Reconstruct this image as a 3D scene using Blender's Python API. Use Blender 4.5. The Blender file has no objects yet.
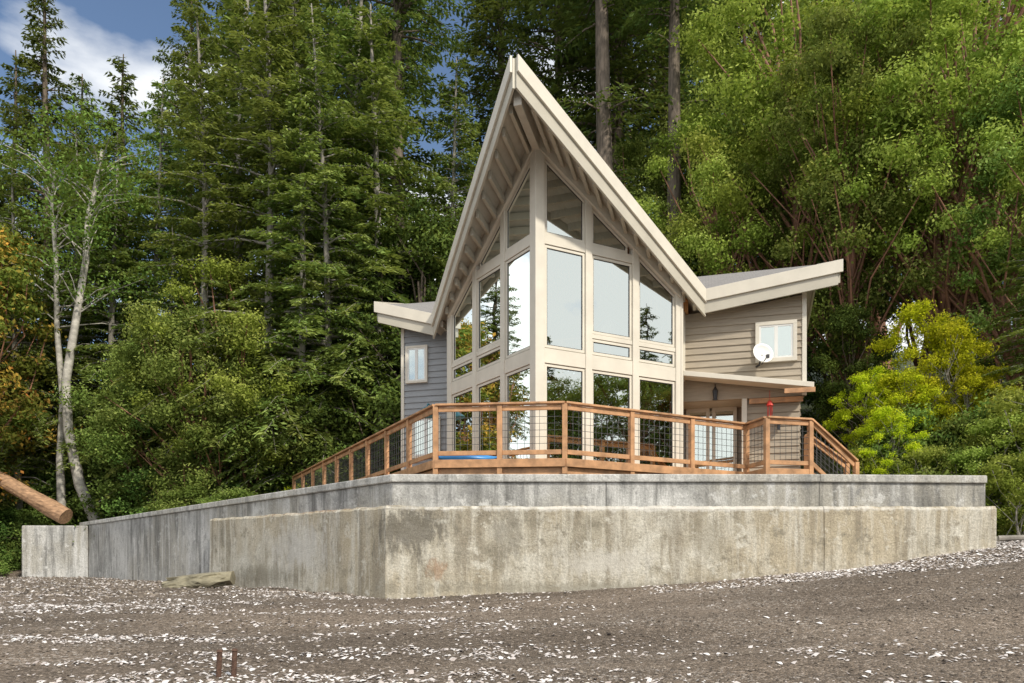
import bpy, math, random
import numpy as np
from mathutils import Vector, noise, Matrix
random.seed(7)
scene=bpy.context.scene
scene.view_settings.view_transform='Standard'
try: scene.view_settings.look='None'
except Exception: pass
scene.view_settings.exposure=0
COL=scene.collection

# ------------------------------------------------------------------ materials
def new_mat(name):
    m=bpy.data.materials.new(name); m.use_nodes=True
    nt=m.node_tree; b=nt.nodes['Principled BSDF']
    return m,nt,b
def N(nt,t,**kw):
    n=nt.nodes.new(t)
    for k,v in kw.items(): setattr(n,k,v)
    return n
def ramp(nt,fac,stops):
    r=N(nt,'ShaderNodeValToRGB'); el=r.color_ramp.elements
    el[0].position=stops[0][0]; el[0].color=(*stops[0][1],1)
    el[1].position=stops[-1][0]; el[1].color=(*stops[-1][1],1)
    for p,c in stops[1:-1]:
        e=el.new(p); e.color=(*c,1)
    nt.links.new(fac,r.inputs[0]); return r.outputs[0]
def tex(nt,scale,detail=6,rough=.6,mapscale=None,coord='Object',loc=None):
    tc=N(nt,'ShaderNodeTexCoord'); out=tc.outputs[coord]
    if mapscale or loc:
        mp=N(nt,'ShaderNodeMapping'); mp.inputs['Scale'].default_value=mapscale or (1,1,1)
        if loc: mp.inputs['Location'].default_value=loc
        nt.links.new(out,mp.inputs[0]); out=mp.outputs[0]
    n=N(nt,'ShaderNodeTexNoise'); n.inputs['Scale'].default_value=scale
    n.inputs['Detail'].default_value=detail; n.inputs['Roughness'].default_value=rough
    nt.links.new(out,n.inputs['Vector']); return n.outputs['Fac']
def mixc(nt,f,a,b,mode='MIX'):
    m=N(nt,'ShaderNodeMix',data_type='RGBA',blend_type=mode)
    if isinstance(f,(int,float)): m.inputs[0].default_value=f
    else: nt.links.new(f,m.inputs[0])
    for i,v in ((6,a),(7,b)):
        if isinstance(v,tuple): m.inputs[i].default_value=(*v,1)
        else: nt.links.new(v,m.inputs[i])
    return m.outputs[2]
def mathn(nt,op,a,b=None,clamp=False):
    m=N(nt,'ShaderNodeMath',operation=op); m.use_clamp=clamp
    for i,v in ((0,a),(1,b)):
        if v is None: continue
        if isinstance(v,(int,float)): m.inputs[i].default_value=v
        else: nt.links.new(v,m.inputs[i])
    return m.outputs[0]
def bump(nt,b,h,strength=.4,dist=.02):
    n=N(nt,'ShaderNodeBump'); n.inputs['Strength'].default_value=strength; n.inputs['Distance'].default_value=dist
    nt.links.new(h,n.inputs['Height']); nt.links.new(n.outputs[0],b.inputs['Normal'])
def simple(name,c,rough=.6,var=.2,scale=3,bs=.2,mapscale=None,metal=0):
    m,nt,b=new_mat(name)
    f=tex(nt,scale,mapscale=mapscale)
    lo=tuple(x*(1-var) for x in c); hi=tuple(min(1,x*(1+var)) for x in c)
    nt.links.new(ramp(nt,f,[(.3,lo),(.7,hi)]),b.inputs['Base Color'])
    b.inputs['Roughness'].default_value=rough; b.inputs['Metallic'].default_value=metal
    f2=tex(nt,scale*8,mapscale=mapscale); bump(nt,b,f2,bs,.01)
    return m
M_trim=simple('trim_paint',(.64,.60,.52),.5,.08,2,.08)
M_trim2=simple('trim_paint_dark',(.47,.44,.37),.5,.08,2,.08)  # darker trim tone for lower fascia boards and soffit ribs
M_soffit=simple('soffit_paint',(.52,.49,.43),.6,.08,3,.1)
M_sidingT=simple('siding_tan',(.34,.29,.225),.65,.14,2.5,.25,(1,1,12))
M_sidingG=simple('siding_grey',(.29,.305,.325),.65,.12,2.5,.25,(1,1,12))
M_cedar=simple('cedar_wood',(.46,.25,.125),.55,.38,4,.3,(1,1,1))
M_cedar2=simple('cedar_board',(.38,.20,.10),.6,.35,9,.3)
M_wire=simple('wire_black',(.06,.06,.062),.4,.1)
M_int=simple('interior_wall',(.60,.50,.38),.7,.1)
M_intwood=simple('interior_wood',(.66,.34,.14),.5,.3,6,.1,(8,1,1))
M_dark=simple('unlit_room_paint',(.03,.03,.03),.7,.1)  # near-black colour stands in for unlit rooms behind small panes
M_white=simple('white_paint',(.75,.75,.73),.4,.05)
M_metal=simple('dark_metal',(.05,.05,.055),.4,.1,metal=.6)
M_rust=simple('rusty_iron',(.09,.05,.035),.9,.5,30,.6)
M_teal=simple('teal_paint',(.03,.20,.27),.4,.1)
M_blue=simple('blue_plastic',(.03,.22,.55),.35,.1)
M_red=simple('red_paint',(.5,.03,.02),.4,.1)
M_bark=simple('bark_brown',(.13,.10,.075),.9,.5,3,.9,(3,3,.6))
M_barkL=simple('bark_fir_grey',(.15,.12,.095),.9,.6,4,.9,(3,3,.5))
M_barkgrey=simple('bark_grey',(.28,.26,.23),.85,.4,4,.6,(1,1,.5))
M_alder=simple('bark_alder',(.40,.38,.34),.8,.5,3,.5,(1,1,1.6))
M_barkred=simple('bark_madrone',(.24,.115,.07),.7,.45,3,.4,(2,2,.5))
M_log=simple('log_weathered',(.36,.22,.13),.8,.5,4,.9,(1,3,3))
M_rock=simple('rock',(.22,.20,.14),.9,.45,3,.9)

m,nt,b=new_mat('roof_shingle')
tc=N(nt,'ShaderNodeTexCoord'); br=N(nt,'ShaderNodeTexBrick'); br.inputs['Scale'].default_value=3.2
br.inputs['Color1'].default_value=(.17,.165,.17,1); br.inputs['Color2'].default_value=(.24,.23,.23,1); br.inputs['Mortar'].default_value=(.08,.08,.08,1)
br.inputs['Mortar Size'].default_value=.012; nt.links.new(tc.outputs['Object'],br.inputs['Vector'])
nt.links.new(mixc(nt,tex(nt,14),br.outputs['Color'],(.28,.27,.27)),b.inputs['Base Color']); b.inputs['Roughness'].default_value=.95
bump(nt,b,br.outputs['Fac'],.6,-.02); M_shingle=m

m,nt,b=new_mat('window_glass')
nt.nodes.remove(b); out=nt.nodes['Material Output']
tr=N(nt,'ShaderNodeBsdfTransparent'); tr.inputs[0].default_value=(.72,.75,.71,1)
gl=N(nt,'ShaderNodeBsdfGlossy'); gl.inputs['Roughness'].default_value=.01; gl.inputs[0].default_value=(.94,1.0,.96,1)
bp=N(nt,'ShaderNodeBump'); bp.inputs['Strength'].default_value=.08; bp.inputs['Distance'].default_value=.02
nt.links.new(tex(nt,1.3,2),bp.inputs['Height']); nt.links.new(bp.outputs[0],gl.inputs['Normal'])
lw=N(nt,'ShaderNodeLayerWeight'); lw.inputs[0].default_value=.5
mr=N(nt,'ShaderNodeMapRange'); mr.inputs[3].default_value=.56; mr.inputs[4].default_value=1.0
nt.links.new(lw.outputs['Fresnel'],mr.inputs[0])
mx=N(nt,'ShaderNodeMixShader'); nt.links.new(mr.outputs[0],mx.inputs[0]); nt.links.new(tr.outputs[0],mx.inputs[1]); nt.links.new(gl.outputs[0],mx.inputs[2])
nt.links.new(mx.outputs[0],out.inputs[0]); M_glass=m

def concrete(name,base,dark,light,stain,warm,patch=None,k=1.0):
    m,nt,b=new_mat(name)
    big=tex(nt,.7,8,.7); c=ramp(nt,big,[(.36,dark),(.47,base),(.60,light)])
    w=tex(nt,.4,5,.55,loc=(9,3,1)); wm=ramp(nt,w,[(.46,(0,0,0)),(.58,(.75,.75,.75))]); c=mixc(nt,wm,c,warm)
    st2=tex(nt,4.2,7,.65,(1,1,.09),loc=(3,1,0)); s2=ramp(nt,st2,[(.50,(0,0,0)),(.64,(.9,.9,.9))]); c=mixc(nt,s2,c,light)
    st=tex(nt,4.0,8,.68,(1,1,.10)); sm=ramp(nt,st,[(.47,(0,0,0)),(.62,(1,1,1))])
    gate=ramp(nt,tex(nt,.6,4,.6,(1,1,.5),loc=(5,7,2)),[(.38,(0,0,0)),(.52,(1,1,1))])
    f=mathn(nt,'MULTIPLY',mathn(nt,'MULTIPLY',sm,gate),.75*k); c=mixc(nt,f,c,stain)
    bl=tex(nt,4.0,9,.75,loc=(2,8,4)); bm=ramp(nt,bl,[(.54,(0,0,0)),(.64,(.85,.85,.85))]); c=mixc(nt,bm,c,dark)
    bl2=tex(nt,2.4,9,.75,loc=(12,18,4)); bm2=ramp(nt,bl2,[(.56,(0,0,0)),(.63,(.85,.85,.85))]); c=mixc(nt,bm2,c,light)
    fine=tex(nt,30,5,.7); fm=ramp(nt,fine,[(.3,(.68,.68,.68)),(.6,(1.05,1.05,1.05))]); c=mixc(nt,1.0,c,fm,'MULTIPLY')
    for (ctr,rad,col,amt) in (patch or []):
        tc=N(nt,'ShaderNodeTexCoord'); vm=N(nt,'ShaderNodeVectorMath',operation='SUBTRACT'); vm.inputs[1].default_value=ctr; nt.links.new(tc.outputs['Object'],vm.inputs[0])
        v2=N(nt,'ShaderNodeVectorMath',operation='DIVIDE'); v2.inputs[1].default_value=rad; nt.links.new(vm.outputs[0],v2.inputs[0])
        ln=N(nt,'ShaderNodeVectorMath',operation='LENGTH'); nt.links.new(v2.outputs[0],ln.inputs[0])
        d=mathn(nt,'SUBTRACT',1.0,ln.outputs['Value']); d=mathn(nt,'ADD',d,mathn(nt,'MULTIPLY',mathn(nt,'SUBTRACT',tex(nt,6,8,.75,(1,1,.35)),.5),4.0))
        d=mathn(nt,'MULTIPLY',d,1.8,True); d=mathn(nt,'MULTIPLY',d,amt); c=mixc(nt,d,c,col)
    nt.links.new(c,b.inputs['Base Color']); b.inputs['Roughness'].default_value=.9
    bump(nt,b,tex(nt,14,8,.78),.9,.04); return m
M_concU=concrete('concrete_upper',(.43,.43,.42),(.28,.28,.275),(.64,.64,.63),(.13,.13,.125),(.40,.38,.33),k=1.05)
M_concL=concrete('concrete_lower',(.48,.44,.355),(.27,.245,.19),(.68,.655,.58),(.24,.205,.15),(.50,.43,.31),
   patch=[((-1.75,12.8,.55),(.75,.8,.60),(.12,.11,.09),.75),((-1.3,12.8,-.1),(.16,.5,.22),(.34,.18,.09),.5),((-3.4,14.5,1.05),(3.0,3.0,.09),(.28,.17,.10),.7),((-.1,12.8,.5),(.30,.5,.55),(.22,.205,.17),.6),((3.4,12.8,.35),(.4,.5,.5),(.27,.24,.18),.5),((-5.5,16.5,-.3),(1.5,2,.25),(.24,.22,.17),.6),((-4.3,15.2,.3),(1.4,1.6,.5),(.64,.63,.60),.6),((1.6,12.8,.0),(1.0,.5,.3),(.62,.60,.55),.6),((3,12.8,.93),(6,.5,.06),(.70,.68,.64),.7),((3,12.8,-.45),(7,.5,.14),(.25,.23,.18),.6)],k=.9)
M_concC=concrete('concrete_cap',(.52,.52,.50),(.34,.34,.33),(.68,.68,.66),(.24,.24,.23),(.47,.45,.40))

m,nt,b=new_mat('beach_gravel')
tc=N(nt,'ShaderNodeTexCoord')
v=N(nt,'ShaderNodeTexVoronoi'); v.inputs['Scale'].default_value=38; nt.links.new(tc.outputs['Object'],v.inputs['Vector'])
sep=N(nt,'ShaderNodeSeparateColor'); nt.links.new(v.outputs['Color'],sep.inputs[0])
c=ramp(nt,sep.outputs[0],[(0,(.080,.064,.050)),(.45,(.145,.118,.094)),(.88,(.215,.178,.145)),(1,(.36,.32,.29))])
big=tex(nt,.30,6,.6,(.5,2.2,1)); bm=ramp(nt,big,[(.38,(.66,.62,.58)),(.62,(1.15,1.10,1.05))]); c=mixc(nt,1.0,c,bm,'MULTIPLY')
sh=tex(nt,.5,5,.65,(.6,2,1)); shm=ramp(nt,sh,[(.52,(0,0,0)),(.62,(1,1,1))])
fs=tex(nt,22,4,.7); fsm=ramp(nt,fs,[(.56,(0,0,0)),(.62,(1,1,1))])
c=mixc(nt,mathn(nt,'MULTIPLY',shm,fsm),c,(.42,.39,.36))
nt.links.new(c,b.inputs['Base Color']); b.inputs['Roughness'].default_value=.85
bump(nt,b,v.outputs['Distance'],.9,-.025); M_gravel=m
M_forest=simple('forest_floor',(.045,.06,.022),.95,.6,2,.8)
M_yard=simple('yard_soil',(.10,.09,.06),.95,.4,2,.6)
def attr_mat(name,stops,rough=.7,trans=0.0,objvar=True):
    m,nt,b=new_mat(name)
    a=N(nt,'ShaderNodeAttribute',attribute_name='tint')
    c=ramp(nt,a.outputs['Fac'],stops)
    if objvar:
        oi=N(nt,'ShaderNodeObjectInfo'); hs=N(nt,'ShaderNodeHueSaturation')
        r1=N(nt,'ShaderNodeMapRange'); r1.inputs[3].default_value=.475; r1.inputs[4].default_value=.515
        r2=N(nt,'ShaderNodeMapRange'); r2.inputs[3].default_value=.70; r2.inputs[4].default_value=1.3
        nt.links.new(oi.outputs['Random'],r1.inputs[0]); nt.links.new(oi.outputs['Random'],r2.inputs[0])
        nt.links.new(r1.outputs[0],hs.inputs['Hue']); nt.links.new(r2.outputs[0],hs.inputs['Value']); nt.links.new(c,hs.inputs['Color']); c=hs.outputs[0]
    if trans>0:
        nt.nodes.remove(b); df=N(nt,'ShaderNodeBsdfDiffuse'); nt.links.new(c,df.inputs[0])
        t=N(nt,'ShaderNodeBsdfTranslucent'); nt.links.new(mixc(nt,.5,c,(.34,.40,.05),'MIX'),t.inputs[0])
        mx=N(nt,'ShaderNodeMixShader'); mx.inputs[0].default_value=trans
        out=nt.nodes['Material Output']
        nt.links.new(df.outputs[0],mx.inputs[1]); nt.links.new(t.outputs[0],mx.inputs[2]); nt.links.new(mx.outputs[0],out.inputs[0])
    else:
        nt.links.new(c,b.inputs['Base Color']); b.inputs['Roughness'].default_value=rough
        b.inputs['Specular IOR Level'].default_value=.25
    return m
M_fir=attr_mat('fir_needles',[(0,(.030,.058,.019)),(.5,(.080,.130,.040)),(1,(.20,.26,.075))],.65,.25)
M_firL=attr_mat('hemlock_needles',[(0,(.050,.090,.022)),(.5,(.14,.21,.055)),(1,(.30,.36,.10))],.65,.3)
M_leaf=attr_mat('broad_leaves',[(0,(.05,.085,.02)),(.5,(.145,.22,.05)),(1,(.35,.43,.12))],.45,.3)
M_leafB=attr_mat('bright_leaves',[(0,(.10,.15,.025)),(.5,(.26,.35,.06)),(1,(.48,.55,.14))],.45,.4)  # bright green; on the madrones it also paints in hazy sunlight
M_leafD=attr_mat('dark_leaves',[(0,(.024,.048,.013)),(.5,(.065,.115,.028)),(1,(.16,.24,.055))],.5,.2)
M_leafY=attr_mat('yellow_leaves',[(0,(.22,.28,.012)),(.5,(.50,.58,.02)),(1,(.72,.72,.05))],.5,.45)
M_leafO=attr_mat('orange_leaves',[(0,(.08,.12,.02)),(.45,(.16,.19,.04)),(.7,(.34,.22,.05)),(1,(.55,.26,.06))],.5,.3)
M_pebble=attr_mat('pebbles',[(0,(.052,.043,.036)),(.5,(.14,.116,.094)),(1,(.28,.24,.20))],.8,0,False)
M_shell=attr_mat('shells',[(0,(.38,.33,.31)),(.5,(.60,.56,.55)),(1,(.82,.80,.80))],.6,0,False)

# ------------------------------------------------------------------ mesh helpers
def obj_from(name,verts,faces,mat=None,parent=None,bevel=0,smooth=False):
    me=bpy.data.meshes.new(name); me.from_pydata([tuple(v) for v in verts],[],faces); me.update()
    o=bpy.data.objects.new(name,me); COL.objects.link(o)
    if mat: me.materials.append(mat)
    if parent: o.parent=parent
    if bevel:
        md=o.modifiers.new('bev','BEVEL'); md.width=bevel; md.segments=2; md.limit_method='ANGLE'
    if smooth:
        for p in me.polygons: p.use_smooth=True
    return o
def empty(name,loc=(0,0,0),rot=0):
    o=bpy.data.objects.new(name,None); COL.objects.link(o); o.location=loc; o.rotation_euler=(0,0,rot); o.empty_display_size=.3
    return o
class MB:
    def __init__(s): s.v=[]; s.f=[]
    def add(s,vs,fs):
        n=len(s.v); s.v+= [Vector(v) for v in vs]; s.f+=[[i+n for i in f] for f in fs]
    def box(s,x0,x1,y0,y1,z0,z1):
        s.add([(x0,y0,z0),(x1,y0,z0),(x1,y1,z0),(x0,y1,z0),(x0,y0,z1),(x1,y0,z1),(x1,y1,z1),(x0,y1,z1)],
              [(0,3,2,1),(4,5,6,7),(0,1,5,4),(1,2,6,5),(2,3,7,6),(3,0,4,7)])
    def beam(s,a,b,w,h,up=(0,0,1)):
        a=Vector(a); b=Vector(b); d=(b-a).normalized(); up=Vector(up)
        if abs(d.dot(up))>.99: up=Vector((1,0,0))
        sd=d.cross(up).normalized()*w/2; u=sd.cross(d).normalized()*h/2
        vs=[a-sd-u,a+sd-u,a+sd+u,a-sd+u,b-sd-u,b+sd-u,b+sd+u,b-sd+u]
        s.add(vs,[(0,1,2,3),(7,6,5,4),(0,4,5,1),(1,5,6,2),(2,6,7,3),(3,7,4,0)])
    def plumb(s,a,b,t,d0,d1,out):
        a=Vector(a); b=Vector(b); o=Vector(out).normalized()*t
        z0=Vector((0,0,-d0)); z1=Vector((0,0,-d1))
        vs=[a+z1,b+z1,b+z1+o,a+z1+o,a+z0,b+z0,b+z0+o,a+z0+o]
        s.add(vs,[(0,3,2,1),(4,5,6,7),(0,1,5,4),(1,2,6,5),(2,3,7,6),(3,0,4,7)])
    def prism(s,poly,zt,zb):
        n=len(poly)
        vs=[(p[0],p[1],zb(p) if callable(zb) else zb) for p in poly]+[(p[0],p[1],zt(p) if callable(zt) else zt) for p in poly]
        s.add(vs,[tuple(range(n))[::-1],tuple(range(n,2*n))]+[(i,(i+1)%n,n+(i+1)%n,n+i) for i in range(n)])
    def cyl(s,a,b,r0,r1,n=10):
        a=Vector(a); b=Vector(b); d=(b-a).normalized(); x=d.orthogonal().normalized(); y=d.cross(x)
        vs=[a+(x*math.cos(t)+y*math.sin(t))*r0 for t in [2*math.pi*i/n for i in range(n)]]+[b+(x*math.cos(t)+y*math.sin(t))*r1 for t in [2*math.pi*i/n for i in range(n)]]
        s.add(vs,[(i,(i+1)%n,n+(i+1)%n,n+i) for i in range(n)]+[tuple(range(n))[::-1],tuple(range(n,2*n))])
    def obj(s,name,mat,parent=None,bevel=0,smooth=False): 
        return obj_from(name,s.v,s.f,mat,parent,bevel,smooth)

# ------------------------------------------------------------------ terrain
def sstep(a,b,x):
    t=np.clip((x-a)/(b-a),0,1); return t*t*(3-2*t)
YH=([-60,-19,-14,-8,6,9.5,14,40],[24,29.5,31,29,26,17,15,10])
def terrain(x,y):
    x=np.asarray(x,float); y=np.asarray(y,float)
    z=-.6+np.where(y<13,(y-13)/13,0.0)
    z=np.maximum(z,-6.0)
    xr=np.clip(x+2.1,0,11.5); rise=.02*xr+.0056*xr**2
    z=z+rise*sstep(4,12.6,y)
    yh=np.interp(x,*YH)
    h=np.clip(y-yh,0,None); z=z+np.where(h>0,1.2*sstep(0,2.5,h)+.30*h,0)
    return np.minimum(z,24)
def gnd(x,y): return float(terrain(x,y))
def micro(x,y): return noise.noise(Vector((x*.5,y*.8,0)))*.07+noise.noise(Vector((x*2.2,y*3,5)))*.02
def warp(n,ext,k):
    t=np.linspace(-1,1,n); return np.sinh(t*k)/math.sinh(k)*ext
xs=warp(260,320,4.2); ys=warp(260,320,4.2)+10
XX,YY=np.meshgrid(xs,ys); ZZ=terrain(XX,YY)
ZZ=ZZ+np.array([micro(x,y) for x,y in zip(XX.ravel(),YY.ravel())]).reshape(XX.shape)
nx,ny=len(xs),len(ys)
V=np.stack([XX.ravel(),YY.ravel(),ZZ.ravel()],1)
F=[(j*nx+i,j*nx+i+1,(j+1)*nx+i+1,(j+1)*nx+i) for j in range(ny-1) for i in range(nx-1)]
g=obj_from('beach_ground',V,F,M_gravel,smooth=True)
g.data.materials.append(M_forest)
yhv=np.interp(V[:,0],*YH)
mi=np.array([1 if V[f[0],1]>yhv[f[0]] else 0 for f in F],dtype=np.int32)
g.data.polygons.foreach_set('material_index',mi)
m,nt,b=new_mat('sea_water'); b.inputs['Base Color'].default_value=(.03,.06,.07,1); b.inputs['Roughness'].default_value=.12
bump(nt,b,tex(nt,.8,6),.4,.1)
mb=MB(); mb.add([(-320,-320,-3.4),(320,-320,-3.4),(320,60,-3.4),(-320,60,-3.4)],[(0,1,2,3)]); mb.obj('sea_water',m)

# ------------------------------------------------------------------ seawall
def offs(pts,d):
    out=[]
    for i,p in enumerate(pts):
        ns=[]
        for a,b in ((i-1,i),(i,i+1)):
            if a>=0 and b<len(pts):
                t=(Vector(pts[b])-Vector(pts[a])).normalized(); ns.append(Vector((-t.y,t.x)))
        n=sum(ns,Vector((0,0)))/len(ns); n=n/ (n.length**2)
        out.append((p[0]+n.x*d,p[1]+n.y*d))
    return out
def wallstrip(mb,pts,d0,d1,z0,z1,seg=None,gap=.012):
    a=offs(pts,d0); b=offs(pts,d1)
    for i in range(len(pts)-1):
        L=(Vector(pts[i+1])-Vector(pts[i])).length; n=max(1,int(round(L/seg))) if seg else 1
        for k in range(n):
            t0=k/n+(gap/2/L if k>0 else 0); t1=(k+1)/n-(gap/2/L if k<n-1 else 0)
            l=lambda P,t:(P[i][0]*(1-t)+P[i+1][0]*t,P[i][1]*(1-t)+P[i+1][1]*t)
            zz=[(z0,z1(i+t0) if callable(z1) else z1),(z0,z1(i+t1) if callable(z1) else z1)]
            A0,A1,B0,B1=l(a,t0),l(a,t1),l(b,t0),l(b,t1)
            vs=[(*A0,zz[0][0]),(*A1,zz[1][0]),(*B1,zz[1][0]),(*B0,zz[0][0]),(*A0,zz[0][1]),(*A1,zz[1][1]),(*B1,zz[1][1]),(*B0,zz[0][1])]
            mb.add(vs,[(0,3,2,1),(4,5,6,7),(0,1,5,4),(1,2,6,5),(2,3,7,6),(3,0,4,7)])
W=[(-16.9,29.0),(-2.1,13.0),(5.4,13.0),(8.45,13.2)]
wall=empty('concrete_seawall')
mb=MB(); wallstrip(mb,W,0,.32,-1.2,1.40,seg=3.7,gap=.008); mb.obj('upper_wall',M_concU,wall,.015)
mb=MB(); wallstrip(mb,W,-.05,.36,1.402,1.54,seg=7.4,gap=.006); mb.obj('wall_cap',M_concC,wall,.02)
WL=[(-7.5,18.84),(-2.1,13.0),(5.4,13.0),(8.5,13.2)]
def rough_lower():
    mb=MB(); a=offs(WL,-.20); b=offs(WL,-.003)
    for i in range(3):
        L=(Vector(WL[i+1])-Vector(WL[i])).length; n=int(L/.07)
        base=len(mb.v)
        for k in range(n+1):
            t=k/n; g_=.012/L if i==1 and k==n else 0; t-=g_
            ax=a[i][0]*(1-t)+a[i+1][0]*t; ay=a[i][1]*(1-t)+a[i+1][1]*t; bx=b[i][0]*(1-t)+b[i+1][0]*t; by=b[i][1]*(1-t)+b[i+1][1]*t
            zt=(1.08-.11*t if i==0 else .97)+.022*noise.noise(Vector((ax*3,ay*3,0)))+.016*noise.noise(Vector((ax*11,ay*11,4)))
            nrm=Vector((bx-ax,by-ay)).normalized(); row=[]
            for z in [-1.3,-.2,.35,zt-.05]:
                d=.02*noise.noise(Vector((ax*1.2,ay*1.2,z*2))); row.append((ax+nrm.x*d,ay+nrm.y*d,z))
            ch=.03+.04*max(0,noise.noise(Vector((ax*6,ay*6,1))))
            row.append((ax+nrm.x*ch,ay+nrm.y*ch,zt)); row.append((bx,by,zt+.01)); row.append((bx,by,-1.3))
            mb.v+=[Vector(r) for r in row]
        m_=7
        for k in range(n):
            for q in range(m_-1): mb.f.append([base+k*m_+q,base+(k+1)*m_+q,base+(k+1)*m_+q+1,base+k*m_+q+1])
        mb.f.append([base+q for q in range(m_)][::-1]); mb.f.append([base+n*m_+q for q in range(m_)])
    return mb
rough_lower().obj('lower_wall',M_concL,wall)
mb=MB(); mb.box(8.06,8.42,13.53,27,-.8,1.5); mb.obj('return_wall',M_concU,wall,.02)
blk=MB(); blk.prism([(-18.5,27.9),(-16.05,28.0),(-16.3,28.7),(-16.9,29.5),(-18.5,29.6)],1.38,-1.3)
blk.obj('concrete_block',M_concU,None,.04)
mb=MB(); mb.add([(-2.0,13.3,1.35),(8.1,13.5,1.35),(8.1,27,1.35),(8,60,1.35),(-16.6,60,1.35),(-16.6,29.3,1.35)],[(0,1,2,3,4,5)])
mb.obj('yard_ground',M_yard)

# ------------------------------------------------------------------ house  local (w,s,z)
TH=math.atan2(-.255,.967)
H=empty('prow_front_house',(.54,16.0,0),TH)
FL=2.0
RT=lambda w:9.64-.893*abs(w)
for sgn in (-1,1):
    side='left' if sgn<0 else 'right'
    poly=[(0,-1.9),(3.47*sgn,2.98),(3.47*sgn,12.5),(0,12.5)]
    mb=MB(); mb.prism(poly,lambda p:RT(p[0]),lambda p:RT(p[0])-.12); mb.obj('roof_shingles_'+side,M_shingle,H)
    mb=MB(); mb.prism([(0,-1.84),(3.44*sgn,2.98),(3.44*sgn,12.45),(0,12.45)],lambda p:RT(p[0])-.123,lambda p:RT(p[0])-.42); mb.obj('roof_soffit_'+side,M_soffit,H)
    a=Vector((0,-1.9,9.66)); bb=Vector((3.49*sgn,3.0,9.66-.893*3.47)); out=Vector((4.88*sgn,-3.47,0)).normalized()
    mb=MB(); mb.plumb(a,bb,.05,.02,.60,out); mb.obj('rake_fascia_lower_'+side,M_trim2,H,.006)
    mb=MB(); mb.plumb(a+out*.052,bb+out*.052,.05,-.02,.30,out); mb.obj('rake_fascia_upper_'+side,M_trim,H,.006)
    mb=MB(); w=.22
    while w<3.35:
        s0=-1.9+4.88*w/3.47+.1; s1=2.6*w/2.87-.05 if w<2.87 else 3.1
        if s1-s0>.12:
            z=RT(w)-.42; mb.plumb((w*sgn,s0,z),(w*sgn,s1,z),.07,0,.17,(1,0,0))
        w+=.25
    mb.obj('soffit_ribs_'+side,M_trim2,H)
    mb=MB(); o2=Vector((2.6*sgn,-2.87,0)).normalized()
    mb.plumb((0,0,RT(0)-.42),(2.87*sgn,2.6,RT(2.87)-.42),.12,.0,.34,o2); mb.obj('prow_rafter_'+side,M_trim,H,.006)
    E=lambda u,z,off=0:Vector((2.87*u*sgn,2.6*u,z))+o2*off
    zr=lambda u:RT(2.87*u)-.60
    fr=MB(); d=Vector((2.87*sgn,2.6,0)).normalized()
    def post(u,hw,z0,z1,pr=.08):
        c=E(u,0); 
        p=[c-d*hw-o2*.08,c+d*hw-o2*.08,c+d*hw+o2*pr,c-d*hw+o2*pr]
        fr.prism([(q.x,q.y) for q in p],lambda q:min(z1,RT(q[0])-.44),z0)
    for u,hw in ((1/3,.085),(2/3,.085),(1,.11)): post(u,hw,FL,zr(u)+.1)
    def rail(u0,u1,z0,z1,pr=.065):
        fr.plumb(E(u0,z1)-o2*.06,E(u1,z1)-o2*.06,.06+pr,0,z1-z0,o2)
    L=3.87; e=.02
    rail(e,1,4.32,4.64,.06); rail(e,1,FL,FL+.16); rail(e,.667,6.90,7.10,.058); rail(1/3,1,5.02,5.12,.05)
    def sash(u0,u1,zb,ztf):
        t=.055/L
        fr.plumb(E(u0,0)+Vector((0,0,ztf(u0))),E(u1,0)+Vector((0,0,ztf(u1))),.035,0,.06,o2)
        fr.plumb(E(u0,zb+.06),E(u1,zb+.06),.035,0,.06,o2)
        for u in (u0,u1-t):
            zt=min(ztf(u),ztf(u+t))
            p=[E(u,0),E(u+t,0),E(u+t,0)+o2*.035,E(u,0)+o2*.035]
            fr.prism([(q.x,q.y) for q in p],zt-.06,zb+.06)
    panes=MB(); gk=MB()
    def pane(u0,u1,zb,zt):
        ztf=zt if callable(zt) else (lambda u:zt)
        sash(u0,u1,zb,ztf)
        panes.add([E(u0,zb+.03,.01),E(u1,zb+.03,.01),Vector((*E(u1,0,.01).xy,ztf(u1)-.03)),Vector((*E(u0,0,.01).xy,ztf(u0)-.03))],[(0,1,2,3)])
        t=.055/L
        gk.plumb(E(u0+t,zb+.075,.012),E(u1-t,zb+.075,.012),.008,0,.015,o2); gk.plumb(E(u0+t,ztf(u0+t)-.06,.012),E(u1-t,ztf(u1-t)-.06,.012),.008,0,.015,o2)
        for u in (u0+t,u1-t-.015/L):
            za=min(ztf(u),ztf(u+.015/L))-.078; p=[E(u,0,.012),E(u+.015/L,0,.012),E(u+.015/L,0,.020),E(u,0,.020)]; gk.prism([(q.x,q.y) for q in p],za,zb+.078)
    q=.09/L
    rr=lambda u:RT(2.87*u)-.78
    cols=[(.045,1/3-q),(1/3+q,2/3-q),(2/3+q,1-.12/L)]
    for i,(u0,u1) in enumerate(cols): pane(u0,u1,FL+.17,4.31)
    pane(*cols[0],4.66,6.89); pane(*cols[0],7.11,rr)
    pane(*cols[1],4.66,5.01); pane(*cols[1],5.13,6.89); 
    pane(cols[1][0],cols[1][1]-.03,7.11,rr)
    pane(*cols[2],4.66,5.01); pane(*cols[2],5.13,rr)
    fr.obj('window_frames_'+side,M_trim,H,.004); panes.obj('window_glass_'+side,M_glass,H); gk.obj('window_gaskets_'+side,M_metal,H)
mb=MB(); mb.prism([(-.17,.02),(0,-.14),(.17,.02),(.1,.2),(-.1,.2)],9.05,FL); mb.obj('corner_post',M_trim,H,.01)
mb=MB(); mb.beam((0,-1.7,9.02),(0,.0,9.02),.16,.32); mb.obj('ridge_beam',M_soffit,H,.01)
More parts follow.
